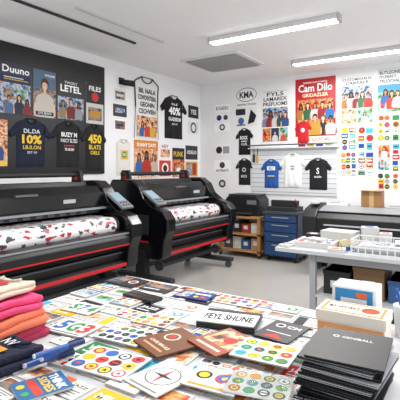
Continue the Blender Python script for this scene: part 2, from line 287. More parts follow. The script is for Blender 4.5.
panel('B',-3.26,-2.74,1.93,2.90,'#f0f0f2:s',[('r',.08,.945,.92,.95,'#888888'),('t','FYLS',.2,.86,.8,.93,'#1e1f26',.02),('t','LAMAREX',.08,.77,.92,.84,'#1e1f26',.02),('t','PREFUOMS',.06,.68,.94,.75,'#1e1f26',.02),('r',.05,.3,.95,.65,'photoB'),('p',.16,.3,.28,SK[0],'#3a2014','#6a88b0'),('p',.34,.3,.33,SK[2],'#150e0a','#8a2828'),('p',.52,.3,.30,SK[1],'#241610','#c8c8cc'),('p',.70,.3,.31,SK[0],'#120c08','#2c4a38'),('p',.86,.3,.29,SK[3],'#6a4020','#2a4a80'),('r',.05,.04,.34,.28,'photoE'),('r',.36,.04,.64,.28,'#22304e'),('r',.66,.04,.95,.28,'photoC'),('p',.5,.04,.2,SK[3],'#7a4a22','#d0d0d0'),('p',.8,.04,.2,SK[1],'#1a100a','#c85030')],'poster','white poster with lettering and photo collage','poster')
panel('B',-2.63,-1.95,1.92,3.00,'#b81a24:s',[('t','PRESEDOUT POMITA',.2,.92,.8,.945,'#ffffff'),('t','Cam Dilo',.08,.79,.92,.91,'#ffffff',.02),('t','GRIDAZLER',.18,.71,.82,.765,'#f6e9c8',.02),('r',.06,.12,.94,.67,'photoE'),('p',.14,.36,.28,SK[2],'#100a06','#a87024'),('p',.32,.36,.30,SK[3],'#3a2010','#285a3a'),('p',.50,.36,.29,SK[1],'#4a2614','#c0bcb8'),('p',.68,.36,.30,SK[0],'#1c110a','#8a1c24'),('p',.86,.36,.28,SK[0],'#23150e','#2a62a8'),('p',.70,.12,.34,SK[3],'#7a3a1a','#24242a'),('p',.5,.12,.36,SK[0],'#20130c','#b88c34'),('p',.88,.12,.32,SK[2],'#120a06','#c8c4c0'),('r',.0,.0,1,.10,'#ece4d8'),('t','VIVE LOCAL',.1,.03,.9,.08,'#c5202a')],'poster','red poster with white script and group photo','poster')
tee(.30,.36,'#c41c26:c',[('c',.5,.6,.22,'#f4f4f4'),('t','FIT',.35,.56,.65,.64,'#c41c26')],MB(-2.49,2.10,.006),'small red t-shirt hung over the red poster',seed=33)
panel('B',-1.87,-1.37,2.18,2.96,'#e8e8e6:s',[('t','CUSTOMIZABLES',.06,.90,.94,.95,'#24262e',.01),('t','CARFALE',.15,.82,.85,.88,'#24262e',.02),('r',.04,.34,.96,.79,'photoB'),('p',.16,.34,.34,SK[0],'#2c1a10','#a87028'),('p',.33,.34,.38,SK[2],'#120c08','#b4b4b8'),('p',.5,.34,.35,SK[1],'#2a180e','#7a2030'),('p',.67,.34,.37,SK[3],'#5a3018','#2a6a48'),('p',.84,.34,.34,SK[1],'#1c120c','#a83030'),('r',.04,.04,.48,.32,'photoA'),('r',.52,.04,.96,.32,'photoC'),('t','BINCOTE',.1,.14,.42,.22,'#ffffff'),('p',.74,.04,.24,SK[0],'#2a1a10','#d8d4d0')],'poster','white poster with photo collage and dark lettering','poster')
GS='sticker sheets pinned on wall'
def stk(x0,x1,z0,z1,nx,ny,sd): panel('B',x0,x1,z0,z1,'#e6e6e3:s',circs(nx,ny,CC,asp=(z1-z0)/(x1-x0),bars=True,seed=sd,jit=.06,r=.48,x0=.01,y0=.01,x1=.99,y1=.99),'sticker_sheet','white sheet covered in small colourful stickers','sticker sheet',group=GS)
for s in [(-1.87,-1.63,1.78,2.15,2,4,3),(-1.61,-1.37,1.78,2.15,2,3,4),(-1.87,-1.63,1.38,1.76,3,4,5),(-1.61,-1.37,1.38,1.76,2,4,6),
 (-1.31,-1.13,1.90,2.32,2,4,13),(-1.11,-.90,1.90,2.32,2,4,14),(-1.11,-.90,1.45,1.87,2,5,16),(-.88,-.6,1.60,2.32,3,7,17),(-1.31,-1.13,1.18,1.42,2,3,19),(-1.11,-.90,1.18,1.42,2,3,20)]: stk(*s)
panel('B',-1.31,-1.13,1.45,1.87,'#ecece9:s',[('r',.05,.5,.95,.95,'photoE'),('r',.05,.05,.48,.45,'photoB'),('r',.52,.05,.95,.45,'photoC'),('p',.5,.5,.42,SK[0],'#2a1810','#e0e0e0')],'poster','small photo collage poster among the stickers','poster')
panel('B',-1.31,-.62,2.36,3.02,'#dfe4e6:s',[('t','BUTLEONE',.04,.86,.46,.94,'#20242c',.02),('t','ITUFEALT',.04,.77,.38,.83,'#20242c',.02),('t','TFUOCHAL',.04,.66,.46,.74,'#20242c',.02),('r',.0,.0,1,.62,'photoC'),('r',.0,.46,1,.62,'#4a98c8'),('r',.04,.04,.20,.22,'#e8e8e8'),('p',.16,.14,.42,SK[1],'#1c120c','#2a5a9a'),('p',.29,.05,.48,SK[0],'#3a2010','#a83428'),('p',.41,.08,.44,SK[3],'#6a3c1c','#d8d4cc'),('c',.10,.12,.05,'#c03040')],'poster','pale poster with green landscape group photo and lettering','poster')
# slatwall
e=empty('slatwall_display',MB(-2.69,1.04),'pale grey slatted display panel with hanging rail','display panel')
a=Art(); a.box(-.76,0,0,.76,.80,.018,'#d9dcdf')
for i in range(10): a.box(-.76,.04+i*.08,.018,.76,.048+i*.08,.019,'#85888c')
make(a,'slat_panel',parent=e)
a=Art(); a.cyl((-.8,.86,.10),(.8,.86,.10),.012,'#8b8d90:m')
for x in (-.7,0,.7): a.cyl((x,.86,0),(x,.86,.10),.008,'#8b8d90:m',8)
make(a,'hanging_rail',parent=e)
make(B(-.8,.80,0,.8,.815,.09,'#d9dadc'),'shelf',parent=e)
GW='t-shirts hung on the slatted panel'
tee(.40,.50,'#2259a8:c',[('r',.15,.62,.85,.76,'#f4f4f4'),('t','BLU',.3,.64,.7,.74,'#2a67b4'),('r',.2,.4,.8,.44,'#f2c53a')],MB(-3.06,1.40,.02),'blue t-shirt with white printed band',seed=11,group=GW)
tee(.48,.58,'#f2f2f2:c',[('r',.35,.6,.65,.64,'#9aa0a8'),('t','ola',.38,.52,.62,.58,'#555a62')],MB(-2.67,1.46,.02),'plain white t-shirt with tiny print',seed=12,group=GW)
tee(.45,.52,'#16171b:c',[('t','S',.4,.5,.6,.7,'#e8e8e8'),('t','studio',.25,.38,.75,.46,'#e8e8e8')],MB(-2.23,1.40,.02),'black t-shirt with white letter print',seed=13,group=GW)
for x,c in ((-3.40,'#2a2c32'),(-3.33,'#c8a060')):
    a=Art(); a.cyl((0,0,.02),(0,-.12,.02),.008,'#3a3a3e',8); a.box(-.02,-.26,.01,.02,-.12,.035,c); make(a,'hand_brush',MB(x,1.86,.0),label='small hanging brush with bristles on wall hook',cat='brush')
for x,c in ((-2.5,'#c8343a'),(-2.35,'#e8c23a'),(-2.2,'#2a62a8'),(-2.05,'#e8e8e8')):
    a=B(-.05,-.03,0,.05,.03,.05,c); a.box(-.052,-.032,.04,.052,.032,.05,'#2a2c32'); make(a,'small_box',T(x,6.99,1.857),label='small coloured box on the display shelf',cat='box',group='small boxes on the display shelf')
# ---------------------------------------------------------------- wide format printers
BK='#08090b:g'; BM='#101114:s'; RD='#c0141e:s'
def printer(M,L,label,panel_end='hi'):
    e=empty('large_format_printer',M,label,'printer')
    hood=[(.02,.94),(.02,1.24),(.06,1.28),(.40,1.28),(.48,1.22),(.51,1.12),(.51,1.05),(.42,1.00),(.36,.94)]
    a=Art(); a.prism(hood[::-1],.15,L-.15,BM); make(a,'body',parent=e,bevel=.012)
    a=Art(); a.prism([(.30,1.29),(.31,1.30),(.42,1.295),(.505,1.225),(.535,1.08),(.52,1.075),(.49,1.215),(.41,1.285)][::-1],.17,L-.17,BK)
    c=make(a,'front_cover',parent=e,bevel=.003,label='glossy smoked front cover')
    make(B(.495,L/2-.12,1.225,.53,L/2+.12,1.245,'#5a5c62'),'cover_handle',parent=c)
    a=Art(); a.box(.525,L*.68,1.13,.529,L*.68+.16,1.17,'#a8abb0'); make(a,'name_badge',parent=c)
    make(B(.51,.17,1.04,.55,L-.17,1.062,'#8d9095:s'),'silver_rail',parent=e,label='silver horizontal rail')
    a=Art(); a.box(.49,.24,1.0,.51,L-.24,1.035,'#26272c')
    for i in range(int((L-.6)/.14)): a.box(.508,.3+i*.14,1.004,.514,.38+i*.14,1.03,'#5d6067')
    make(a,'carriage_rail',parent=e)
    a=Art(); a.prism([(.02,1.285),(.02,1.325),(.05,1.335),(.22,1.335),(.25,1.285)][::-1],.15,L-.15,'#1b1c20:s'); a.box(.06,.4,1.336,.2,L-.4,1.34,'#3a3c42'); make(a,'top_deck',parent=e)
    a=Art(); a.prism([(.34,.60),(.34,.93),(.54,.90),(.59,.78),(.72,.76),(.80,.81),(.88,.80),(.92,.74),(.90,.66),(.82,.60)][::-1],.10,L-.10,BM); make(a,'platen',parent=e,bevel=.01)
    a=Art(); a.box(.56,.28,.955,.61,L-.28,.968,'#7d8086'); a.box(.36,.28,.93,.56,L-.28,.945,'#55575c'); make(a,'guide_bar',parent=e)
    a=Art(); a.cyl((.69,.24,.860),(.69,L-.24,.860),.096,'media',32)
    a.prism([(.42,.966),(.61,.956),(.69,.958),(.69,.952),(.61,.948),(.42,.96)][::-1],.26,L-.26,'media')
    make(a,'printed_roll',parent=e,label='white roll printed in red and black')
    a=Art(); a.cyl((.69,.19,.86),(.69,L-.19,.86),.03,'#55575c:m'); a.cyl((.69,.205,.86),(.69,.238,.86),.105,'#1a1b1f',28);a.cyl((.69,L-.238,.86),(.69,L-.205,.86),.105,'#1a1b1f',28); make(a,'roll_spindle',parent=e)
    make(B(.885,.12,.782,.902,L-.12,.797,'#85888e:s'),'silver_rail',parent=e)
    a=Art(); a.prism([(.46,.42),(.46,.60),(.76,.60),(.80,.55),(.78,.44),(.74,.42)][::-1],.14,L-.14,'#0a0b0d:s'); make(a,'lower_tray',parent=e,bevel=.01)
    make(B(.765,.16,.56,.80,L-.16,.572,'#5b5e65'),'silver_rail',parent=e)
    a=Art(); a.prism([(.62,.41),(.62,.47),(.82,.49),(.86,.46),(.85,.42),(.80,.40)][::-1],.12,L-.12,'#0c0d10:s'); make(a,'lower_beam',parent=e,bevel=.006)
    make(B(.848,.12,.43,.868,L-.12,.462,RD),'red_trim',parent=e,label='bright red trim strip')
    make(B(.875,.12,.66,.906,L-.12,.674,RD),'red_trim',parent=e,label='bright red trim strip')
    cap=[(-.01,.48),(-.01,1.28),(.03,1.35),(.38,1.35),(.50,1.27),(.58,1.12),(.72,1.02),(.88,.97),(.95,.88),(.95,.74),(.90,.62),(.88,.42),(.82,.38),(.60,.38),(.56,.48)]
    for y in (0,L-.17):
        a=Art(); a.prism(cap[::-1],y,y+.17,'#0c0d10:g'); c=make(a,'end_cap',parent=e,bevel=.018,seg=3)
        yo=y if y==0 else y+.17
        a=Art(); a.box(.15,yo-.003,.68,.66,yo+.003,.92,'#26272c'); a.box(.18,yo-.005,.58,.66,yo+.005,.60,RD); make(a,'side_panel',parent=c)
        a=Art(); a.box(.2,y+.03,1.351,.32,y+.14,1.355,'#6a6d74'); make(a,'top_label',parent=c)
    yc=L-.085 if panel_end=='hi' else .085
    cp=make(B(-.15,-.09,-.014,.15,.09,.014,'#7c7f85:s'),'control_panel',parent=e,bevel=.005,label='grey tilted control panel'); cp.matrix_local=Matrix.Translation((.68,yc,1.13))@Matrix.Rotation(math.radians(32),4,'Y')
    make(B(-.13,-.07,.014,.03,.07,.017,'#8aa4b4:s'),'screen',parent=cp)
    for i in range(3):
        for j in range(2):
            a=Art(); a.cyl((.06+j*.05,-.045+i*.045,.014),(.06+j*.05,-.045+i*.045,.02),.011,'#1a1b1e',10); make(a,'button',parent=cp)
    a=Art(); a.cyl((.68,yc,.98),(.68,yc,1.13),.02,'#2a2b2f'); make(a,'panel_arm',parent=e)
    a=Art(); a.cyl((.10,.12,1.42),(.10,L-.12,1.42),.026,'#1f2024'); make(a,'rear_spindle',parent=e)
    for y in (.2,L-.2):
        a=Art(); a.prism([(.02,1.33),(.04,1.47),(.16,1.47),(.2,1.33)][::-1],y-.02,y+.02,'#1a1b1f'); a.box(.07,y-.024,1.36,.13,y+.024,1.43,RD); make(a,'roll_bracket',parent=e)
    make(B(.42,.12,.22,.48,L-.12,.28,BM),'cross_beam',parent=e)
    a=Art(); a.cyl((.68,.2,.27),(.68,L-.2,.27),.035,'#2a2b30'); a.cyl((.68,.2,.27),(.68,.17,.27),.065,'#3a3b40',24); a.cyl((.68,L-.2,.27),(.68,L-.17,.27),.065,'#3a3b40',24); make(a,'take_up_roller',parent=e)
    for y in (.12,L-.12):
        make(B(.38,y-.05,.14,.54,y+.05,.62,'#1c1d21'),'leg',parent=e,bevel=.01)
        f=make(B(.05,y-.05,.09,.94,y+.05,.15,'#2c2d32'),'foot',parent=e,bevel=.012)
        for x in (.12,.87):
            a=Art(); a.cyl((x,y-.025,.045),(x,y+.025,.045),.045,'#4a4b50',20); make(a,'caster_wheel',parent=f)
    return e
printer(T(-4.12,1.35,0),2.35,'wide black printer with red trim and printed roll','hi')
printer(T(-4.06,4.08,0),1.74,'wide black printer on wheeled stand with grey panel','lo')
def flat_printer():
    L=2.3; e=empty('flatbed_plotter',T(-2.12,6.62,0,-90),'low black wide plotter with silver lid','printer')
    a=Art(); a.prism([(0,.52),(0,.90),(.10,.93),(.30,.93),(.55,.88),(.66,.80),(.66,.56),(.60,.52)][::-1],.12,L-.12,BM); make(a,'body',parent=e,bevel=.01)
    a=Art(); a.prism([(.06,.935),(.06,.95),(.30,.95),(.57,.895),(.56,.885),(.30,.935)][::-1],.2,L-.2,'#8e9296:s'); make(a,'lid',parent=e,label='silver grey lid')
    for y in (0,L-.2):
        a=Art(); a.prism([(-.02,.50),(-.02,.97),(.30,.98),(.58,.92),(.69,.82),(.69,.52)][::-1],y,y+.2,'#1b1c20:s'); make(a,'end_cap',parent=e,bevel=.02)
    make(B(.66,.3,.70,.665,L-.3,.72,'#b9bcc0'),'front_trim',parent=e)
    make(B(.35,.06,.98,.5,.16,1.0,'#b7babe'),'control_panel',parent=e)
    for y in (.15,L-.15):
        a=Art(); a.box(.25,y-.04,.05,.4,y+.04,.52,'#2a2b30'); a.box(.0,y-.04,.05,.66,y+.04,.1,'#2a2b30'); make(a,'leg',parent=e)
        for x in (.06,.6):
            a=Art(); a.cyl((x,y-.02,.03),(x,y+.02,.03),.03,'#111111'); make(a,'caster_wheel',parent=e)
    make(B(.1,.2,.2,.5,L-.2,.22,'#4a4c52'),'lower_shelf',parent=e)
flat_printer()
for x,y,z,w,d,h,c,lb in ((-1.75,6.44,.952,.30,.16,.035,'#e6e6e6','stack of white paper on the plotter lid'),(-.9,6.44,.952,.36,.16,.02,'#c9ccd0','grey paper sheets on the plotter lid')):
    a=B(-w/2,-d/2,0,w/2,d/2,h,c); a.rect(-w*.4,-d*.35,w*.1,d*.3,'#3a3c44',h+.001); make(a,'paper_stack',T(x,y,z,3),label=lb,cat='paper stack')
e=empty('cardboard_box',T(-1.27,6.46,.952),'brown cardboard carton resting on the plotter','box')
make(B(-.14,-.09,0,.14,.09,.23,'#a5784a'),'body',parent=e,bevel=.004)
make(B(-.03,-.092,.0,.03,.092,.232,'#cbab7c'),'tape',parent=e)
make(B(-.14,-.16,.225,.14,-.09,.23,'#b58a5a'),'flap',parent=e)
def rack(x0,x1,y0,y1,zt,shelves,label,topcol,fr,name='storage_rack'):
    e=empty(name,T((x0+x1)/2,(y0+y1)/2,0),label,'rack'); w,d=(x1-x0)/2,(y1-y0)/2
    for sx in (-1,1):
        for sy in (-1,1):
            x=sx*(w-.025);y=sy*(d-.025); make(B(x-.025,y-.025,.06,x+.025,y+.025,zt,fr),'post',parent=e)
            a=Art(); a.cyl((x,y-.012,.03),(x,y+.012,.03),.03,'#222222'); make(a,'caster_wheel',parent=e)
    for z in shelves: make(B(-w,-d,z-.03,w,d,z,topcol),'shelf',parent=e)
    return e
rack(-3.80,-3.02,6.45,7.0,.66,(.12,.40,.685),'wooden framed cart holding bins and a printer','#b5854f','#a5743e')
e=empty('desktop_printer',T(-3.4,6.75,.685),'dark grey boxy desktop printer on the rack','printer')
a=Art(); a.prism([(-.32,0),(-.32,.28),(-.26,.34),(.26,.34),(.32,.28),(.32,0)][::-1],-.2,.2,'#1c1e22:s'); make(a,'body',parent=e,bevel=.01)
make(B(-.22,-.215,.05,.22,-.2,.13,'#101114'),'paper_slot',parent=e)
make(B(-.20,-.29,.04,.20,-.2,.055,'#3a3c42'),'output_tray',parent=e)
make(B(-.27,-.19,.34,.27,.19,.365,'#303238:s'),'lid',parent=e,bevel=.005)
make(B(.10,-.215,.2,.27,-.2,.27,'#6b6e76'),'control_panel',parent=e)
for x,z,w,h,c in [(-3.67,.12,.15,.18,'#4a4c52'),(-3.50,.12,.15,.20,'#d6d3cc'),(-3.33,.12,.15,.16,'#2c5a94'),(-3.15,.12,.16,.19,'#b09068'),(-3.67,.40,.15,.16,'#c8c8c8'),(-3.50,.40,.15,.18,'#2a2c32'),(-3.33,.40,.15,.15,'#a83a30'),(-3.15,.40,.16,.17,'#e0dccc')]:
    a=B(-w/2,-.17,0,w/2,.17,h,c); a.box(-w*.25,-.172,h*.4,w*.25,-.17,h*.8,'#e2e2e2'); make(a,'storage_bin',T(x,6.72,z),label='small storage bin with label on rack shelf',cat='bin',group='storage bins on the cart',bevel=.003)
e=empty('drawer_cabinet',T(-2.66,6.72,0),'dark blue metal drawer cabinet on wheels','cabinet')
make(B(-.29,-.27,.08,.29,.27,.76,'#1a2f4e:s'),'body',parent=e,bevel=.008)
for z0,z1 in ((.10,.30),(.32,.46),(.48,.62),(.64,.745)):
    d=make(B(-.265,-.285,z0,.265,-.27,z1,'#254672:s'),'drawer',parent=e,bevel=.003)
    make(B(-.14,-.305,z1-.045,.14,-.285,z1-.03,'#8d9198:s'),'handle',parent=d)
for sx in (-.23,.23):
    for sy in (-.2,.2):
        a=Art(); a.cyl((sx-.015,sy,.04),(sx+.015,sy,.04),.04,'#222222'); make(a,'caster_wheel',parent=e)
make(B(-.31,-.29,.76,.31,.28,.795,'#3c3f45'),'worktop',parent=e)
e=empty('paper_cutter',T(-2.70,6.74,.795),'dark paper trimmer with handle on the cabinet','paper cutter')
make(B(-.25,-.18,0,.25,.18,.07,'#26282d'),'base',parent=e,bevel=.005)
make(B(-.23,-.05,.07,.23,.05,.17,'#1d1e22'),'blade_housing',parent=e,bevel=.01)
a=Art(); a.cyl((.20,-.02,.14),(.24,-.16,.19),.014,'#c03030'); make(a,'handle',parent=e)
# ---------------------------------------------------------------- tables
def table(x0,x1,y0,y1,z,label,top,leg,name,ins=.08,low=None):
    e=empty(name,T((x0+x1)/2,(y0+y1)/2,0),label,'table'); w,d=(x1-x0)/2,(y1-y0)/2
    make(B(-w,-d,z-.035,w,d,z,top),'tabletop',parent=e,bevel=.004)
    for sx in (-1,1):
        for sy in (-1,1):
            x=sx*(w-ins);y=sy*(d-.08); make(B(x-.025,y-.025,0,x+.025,y+.025,z-.035,leg),'leg',parent=e)
    for sy in (-1,1): make(B(-w+ins,sy*(d-.08)-.012,z-.10,w-ins,sy*(d-.08)+.012,z-.035,leg),'apron',parent=e)
    for sx in (-1,1): make(B(sx*(w-ins)-.012,-d+.08,.18,sx*(w-ins)+.012,d-.08,.22,leg),'stretcher',parent=e)
    if low: make(B(-w+ins,-d+.06,low-.02,w-ins,d-.06,low,top),'lower_shelf',parent=e)
    return e
table(-1.78,.45,.30,1.94,.85,'large white work table covered with printed samples','#c4c5c8:s','#b0b2b5','work_table')
table(-1.52,.9,3.56,4.30,.80,'grey-white work table with metal legs and lower shelf','#bfc1c4:s','#9c9ea2','work_table',ins=.32,low=.42)
def sheetstack(x,y,z,w,d,h,rot,bg,ops,name,label,cat,group=None,side='#c6c6c3'):
    a=Art(); a.box(-w/2,-d/2,0,w/2,d/2,h,side); a.rect(-w/2,-d/2,w/2,d/2,bg,h+.0003); a.ops(ops,-w/2,-d/2,w,d,h+.0003,.00012)
    return make(a,name,T(x,y,z,rot),label=label,cat=cat,group=group)
ms=sheetstack
ms(-1.22,3.80,.80,.34,.24,.05,4,'#e8e8e5:s',circs(4,3,['#d8262c','#17181c','#1e57a8'],asp=.7),'print_stack','thick stack of white sheets with red prints','print stack')
ms(-1.10,4.12,.80,.30,.20,.11,-8,'#e2e2e2:s',lines(.1,.1,.9,.9,6,'#888d94'),'print_stack','stack of white printed forms','print stack')
ms(-1.00,3.64,.80,.14,.12,.03,12,'#e8e4dc:s',[('r',.1,.1,.9,.6,'photoE'),('t','OSLO',.2,.68,.8,.9,'#222222')],'print_stack','small stack of red photo cards','print stack')
ms(-.84,4.15,.80,.14,.12,.16,20,'#d8d8d8:s',[('c',.5,.5,.35,'#2a62b0')],'small_box','small white box with blue dot','box')
ms(-.70,4.12,.80,.10,.10,.12,5,'#e0e0de:s',[('r',.2,.2,.8,.8,'#c8202a')],'small_box','small white box with red square','box')
ms(-1.44,3.66,.80,.10,.14,.02,-15,'#e8e8e5:s',[('r',.1,.1,.9,.5,'photoC'),('r',.1,.6,.9,.9,'#c8202a')],'print_stack','thin stack of green and red cards','print stack')
ms(-1.36,4.14,.80,.13,.14,.06,10,'#2a2c32:s',[('c',.5,.5,.3,'#d8d8d8')],'small_box','small black box with pale emblem','box',side='#1c1d21')
ms(-1.40,3.95,.80,.10,.12,.03,0,'#c8202a:s',[('t','RUN',.15,.3,.85,.7,'#ffffff')],'print_stack','small red stack of lettered cards','print stack',side='#a01820')
ms(-1.22,3.80,.8512,.16,.11,.02,-20,'#e8e8e5:s',[('t','PROOF',.15,.3,.85,.7,'#c8202a')],'print_stack','white notepad with red lettering on the stack','print stack')
ms(-.98,3.90,.80,.12,.10,.05,15,'#e8c23a:s',[('c',.5,.5,.3,'#1d2a55')],'small_box','yellow box with round navy logo','box',side='#d0a828')
a=Art(); a.cyl((-.2,0,.035),(.2,0,.035),.035,'#e8e8e6',24); a.cyl((-.203,0,.035),(.203,0,.035),.018,'#8a6a44',16); make(a,'paper_roll',T(-.42,4.12,.80,8),label='rolled white paper with cardboard core',cat='paper roll')
e=empty('tape_dispenser',T(-.94,3.76,.80,25),'blue tape dispenser standing on the table','tape dispenser')
make(B(-.06,-.02,0,.06,.02,.03,'#2457a0:s'),'base',parent=e,bevel=.004)
a=Art(); a.cyl((-.02,-.016,.06),(-.02,.016,.06),.034,'#cfc8a8',24); make(a,'tape_roll',parent=e)
e=empty('round_logo_box',T(-.30,3.72,.80,-5),'white carton with round blue logo on front','box')
make(B(-.12,-.09,0,.12,.09,.16,'#dcdcda'),'body',parent=e,bevel=.004)
a=Art(); a.ell(0,0,.05,.05,'#1f5aa0',0,24); a.ell(0,0,.034,.034,'#dcdcda',.0005,24); l=make(a,'logo',parent=e); l.matrix_local=Matrix(((1,0,0,0),(0,0,-1,-.0915),(0,1,0,.08),(0,0,0,1)))
e=empty('wire_basket',T(-.66,3.78,.80),'white plastic mesh basket filled with papers','basket')
a=Art(); gb='#dfe1e3'
for t in range(9):
    x=-.22+t*.055; a.box(x-.004,-.15,0,x+.004,-.145,.11,gb); a.box(x-.004,.145,0,x+.004,.15,.11,gb)
for t in range(6):
    y=-.15+t*.06; a.box(-.225,y-.004,0,-.22,y+.004,.11,gb); a.box(.22,y-.004,0,.225,y+.004,.11,gb)
for z in (.0,.05,.105):
    a.box(-.23,-.153,z,.23,-.145,z+.01,gb); a.box(-.23,.145,z,.23,.153,z+.01,gb); a.box(-.23,-.15,z,-.222,.15,z+.01,gb); a.box(.222,-.15,z,.23,.15,z+.01,gb)
a.box(-.22,-.145,0,.22,.145,.006,'#85898e'); make(a,'mesh_body',parent=e)
a=Art(); a.box(-.19,-.12,.008,.15,.11,.06,'#b4b6b8'); a.box(-.15,-.1,.06,.19,.1,.07,'#d8dadd'); a.rect(-.1,-.06,.05,.05,'photoB',.0705); a.rect(.08,-.05,.16,.06,'#44474e',.0705); make(a,'paper_bundle',M=T(-.66,3.78,.80),label='bundle of loose papers in the basket',cat='paper')
for x,w,h,c in ((-1.02,.22,.20,'#1b1c20'),(-.76,.24,.26,'#75593a'),(-.50,.22,.18,'#31568a'),(-.24,.24,.24,'#2e3036')):
    a=B(-w/2,-.2,0,w/2,.2,h,c); a.box(-w/2-.006,-.206,h-.03,w/2+.006,.206,h,c); a.box(-.05,-.208,h*.3,.05,-.2,h*.6,'#c8c8c8'); make(a,'storage_box',T(x,3.90,.42),label='lidded storage box on lower table shelf',cat='box',bevel=.004)
for x,w,h,c in ((-.95,.34,.28,'#8a6a44'),(-.50,.36,.22,'#3a3c42')):
    a=B(-w/2,-.2,0,w/2,.2,h,c); a.box(-.03,-.203,0,.03,-.2,h,'#c8b088'); make(a,'floor_carton',T(x,3.92,0),label='carton stored on the floor beneath the table',cat='box',bevel=.004)
# ---------------------------------------------------------------- foreground table goods
TZ=.85; placed=[]
def put(x,y,w,d,rot,h):
    r=abs(math.radians(rot)); W=(w*math.cos(r)+d*math.sin(r))/2*.86; D=(w*math.sin(r)+d*math.cos(r))/2*.86; z=TZ
    for (X,Y,W2,D2,zt) in placed:
        if abs(X-x)<W+W2 and abs(Y-y)<D+D2: z=max(z,zt)
    placed.append((x,y,W,D,z+h+.0012)); return z
GP='printed samples on the work table'
def sheet(x,y,w,d,rot,bg,ops,label,name='printed_sheet',cat='printed sheet',h=.002,group=GP,side='#b4b4b1'):
    z=put(x,y,w,d,rot,h); return sheetstack(x,y,z,w,d,h,rot,bg,ops,name,label,cat,group,side)
W_='#e6e6e3:s'
R=random.Random(12); WD=['MENU','VITA','NORD','BIO','JAZZ','LUMO','ART','EXPO','MILA','OPEN','KIDS','TREK']
def rnd_card(x,y,w,d,rot):
    k=R.randrange(12); col=R.choice(CC); asp=d/w; h=R.choice((.002,.003,.004,.006,.009))
    if k in (0,9): sheet(x,y,w,d,rot,W_,circs(4,3,CC,asp=asp,seed=R.randrange(999)),'white stack of round sticker sheets','sticker_sheet','sticker sheet',h=h)
    elif k in (1,10): sheet(x,y,w,d,rot,W_,circs(3,3,CC,asp=asp,bars=True,seed=R.randrange(999),jit=.04),'white stack of mixed sticker sheets','sticker_sheet','sticker sheet',h=h)
    elif k in (2,11): sheet(x,y,w,d,rot,W_,[('r',.05,.4,.95,.95,R.choice(list(PH)))]+lines(.08,.06,.92,.36,3,'#666666'),'small leaflet with colour photo','leaflet','leaflet',h=h)
    elif k==3: sheet(x,y,w,d,rot,col+':s',[('t',R.choice(WD),.12,.4,.88,.75,'#ffffff'),('r',.12,.2,.7,.27,'#ffffff')],'small coloured card with white lettering','card','card',h=h*.5,side=col)
    elif k==4: sheet(x,y,w,d,rot,'#1b1c20:s',[('c',.28,.5,.16,'#e0e0e0'),('c',.28,.5,.11,col),('r',.52,.4,.92,.48,'#c8c8c8'),('r',.52,.55,.85,.62,'#c8c8c8')],'small black card with round emblem','card','card',h=h*.5,side='#33353b')
    elif k==5: sheet(x,y,w,d,rot,W_,[('r',0,0,.35,1,col),('t',R.choice(WD),.42,.6,.92,.8,'#22252c')]+lines(.42,.1,.92,.5,3,'#777777'),'white leaflet with coloured side band','leaflet','leaflet',h=h)
    elif k==6: sheet(x,y,w,d,rot,W_,[('t',R.choice(WD),.1,.55,.6,.8,col,.03)]+lines(.1,.1,.9,.45,3,'#8a8a8a')+[('c',.78,.68,.1,col)],'white card with coloured lettering and text lines','card','card',h=h)
    elif k==7: sheet(x,y,w,d,rot,W_,[('c',.3,.5,.2,'#222428'),('c',.3,.5,.17,'#e6e6e3'),('c',.72,.5,.2,col),('c',.72,.5,.1,'#e6e6e3')],'white card with two circle emblems','card','card',h=h)
    else: sheet(x,y,w,d,rot,W_,[('r',.06,.08,.94,.92,R.choice(list(PH))),('r',.1,.1,.6,.3,'#f0f0f0')],'glossy photo card with white border','card','card',h=h*.5)
for i in range(10):
    for j in range(11):
        x=-1.70+i*.138+R.uniform(-.008,.008); y=.745+j*.113+R.uniform(-.006,.006)
        if x<-1.30 and y<1.12: continue
        if x>-.46 and y<1.46: continue
        if x>-.57 and y>1.50: continue
        if -1.05<x<-.70 and 1.46<y<1.70: continue
        rnd_card(x,y,R.uniform(.118,.130),R.uniform(.086,.100),R.uniform(-3.5,4.5))
nums=[('t','5',.06,.2,.34,.85,'#2a62b0',.04),('t','G',.37,.2,.65,.85,'#2f8a48',.04),('t','3',.68,.2,.94,.85,'#d8302c',.04),('r',.06,.06,.9,.1,'#333333')]
icon=[('c',.5,.5,.38,'#222428',1),('c',.5,.5,.355,'#e6e6e3',1),('y',[(.5,.2),(.55,.5),(.5,.8),(.45,.5)],'#c8302c'),('y',[(.2,.5),(.5,.46),(.8,.5),(.5,.54)],'#222428')]
sheet(-1.66,1.80,.21,.14,-2,'#1b1d22:s',[('r',.05,.1,.5,.9,'photoD'),('c',.75,.5,.14,'#d8d8d8'),('c',.75,.5,.1,'#8a3a30')],'dark magazine with pale photo cover',name='magazine',cat='magazine',h=.010,side='#3a3c42')
sheet(-1.44,1.81,.17,.12,3,'#2a2d36:s',[('r',.06,.35,.94,.94,'photoD'),('r',.1,.1,.7,.2,'#d8d8d8')],'grey magazine with photo cover',name='magazine',cat='magazine',h=.008,side='#55585e')
sheet(-1.36,1.17,.19,.14,6,W_,nums,'white sheet with large blue green red characters',h=.006)
sheet(-1.52,1.36,.17,.12,4,W_,[('t','S',.08,.2,.34,.85,'#2f8a48',.04),('t','7',.38,.2,.62,.85,'#2a62b0',.04),('t','4',.66,.2,.92,.85,'#2f8a48',.04)],'white sheet with green and blue numerals',h=.004)
sheet(-1.15,1.42,.17,.12,5,W_,circs(4,3,['#2f8a48','#d8302c','#f2b81e'],asp=.72,seed=5),'white sheet with green and red circles',name='sticker_sheet',cat='sticker sheet',h=.004)
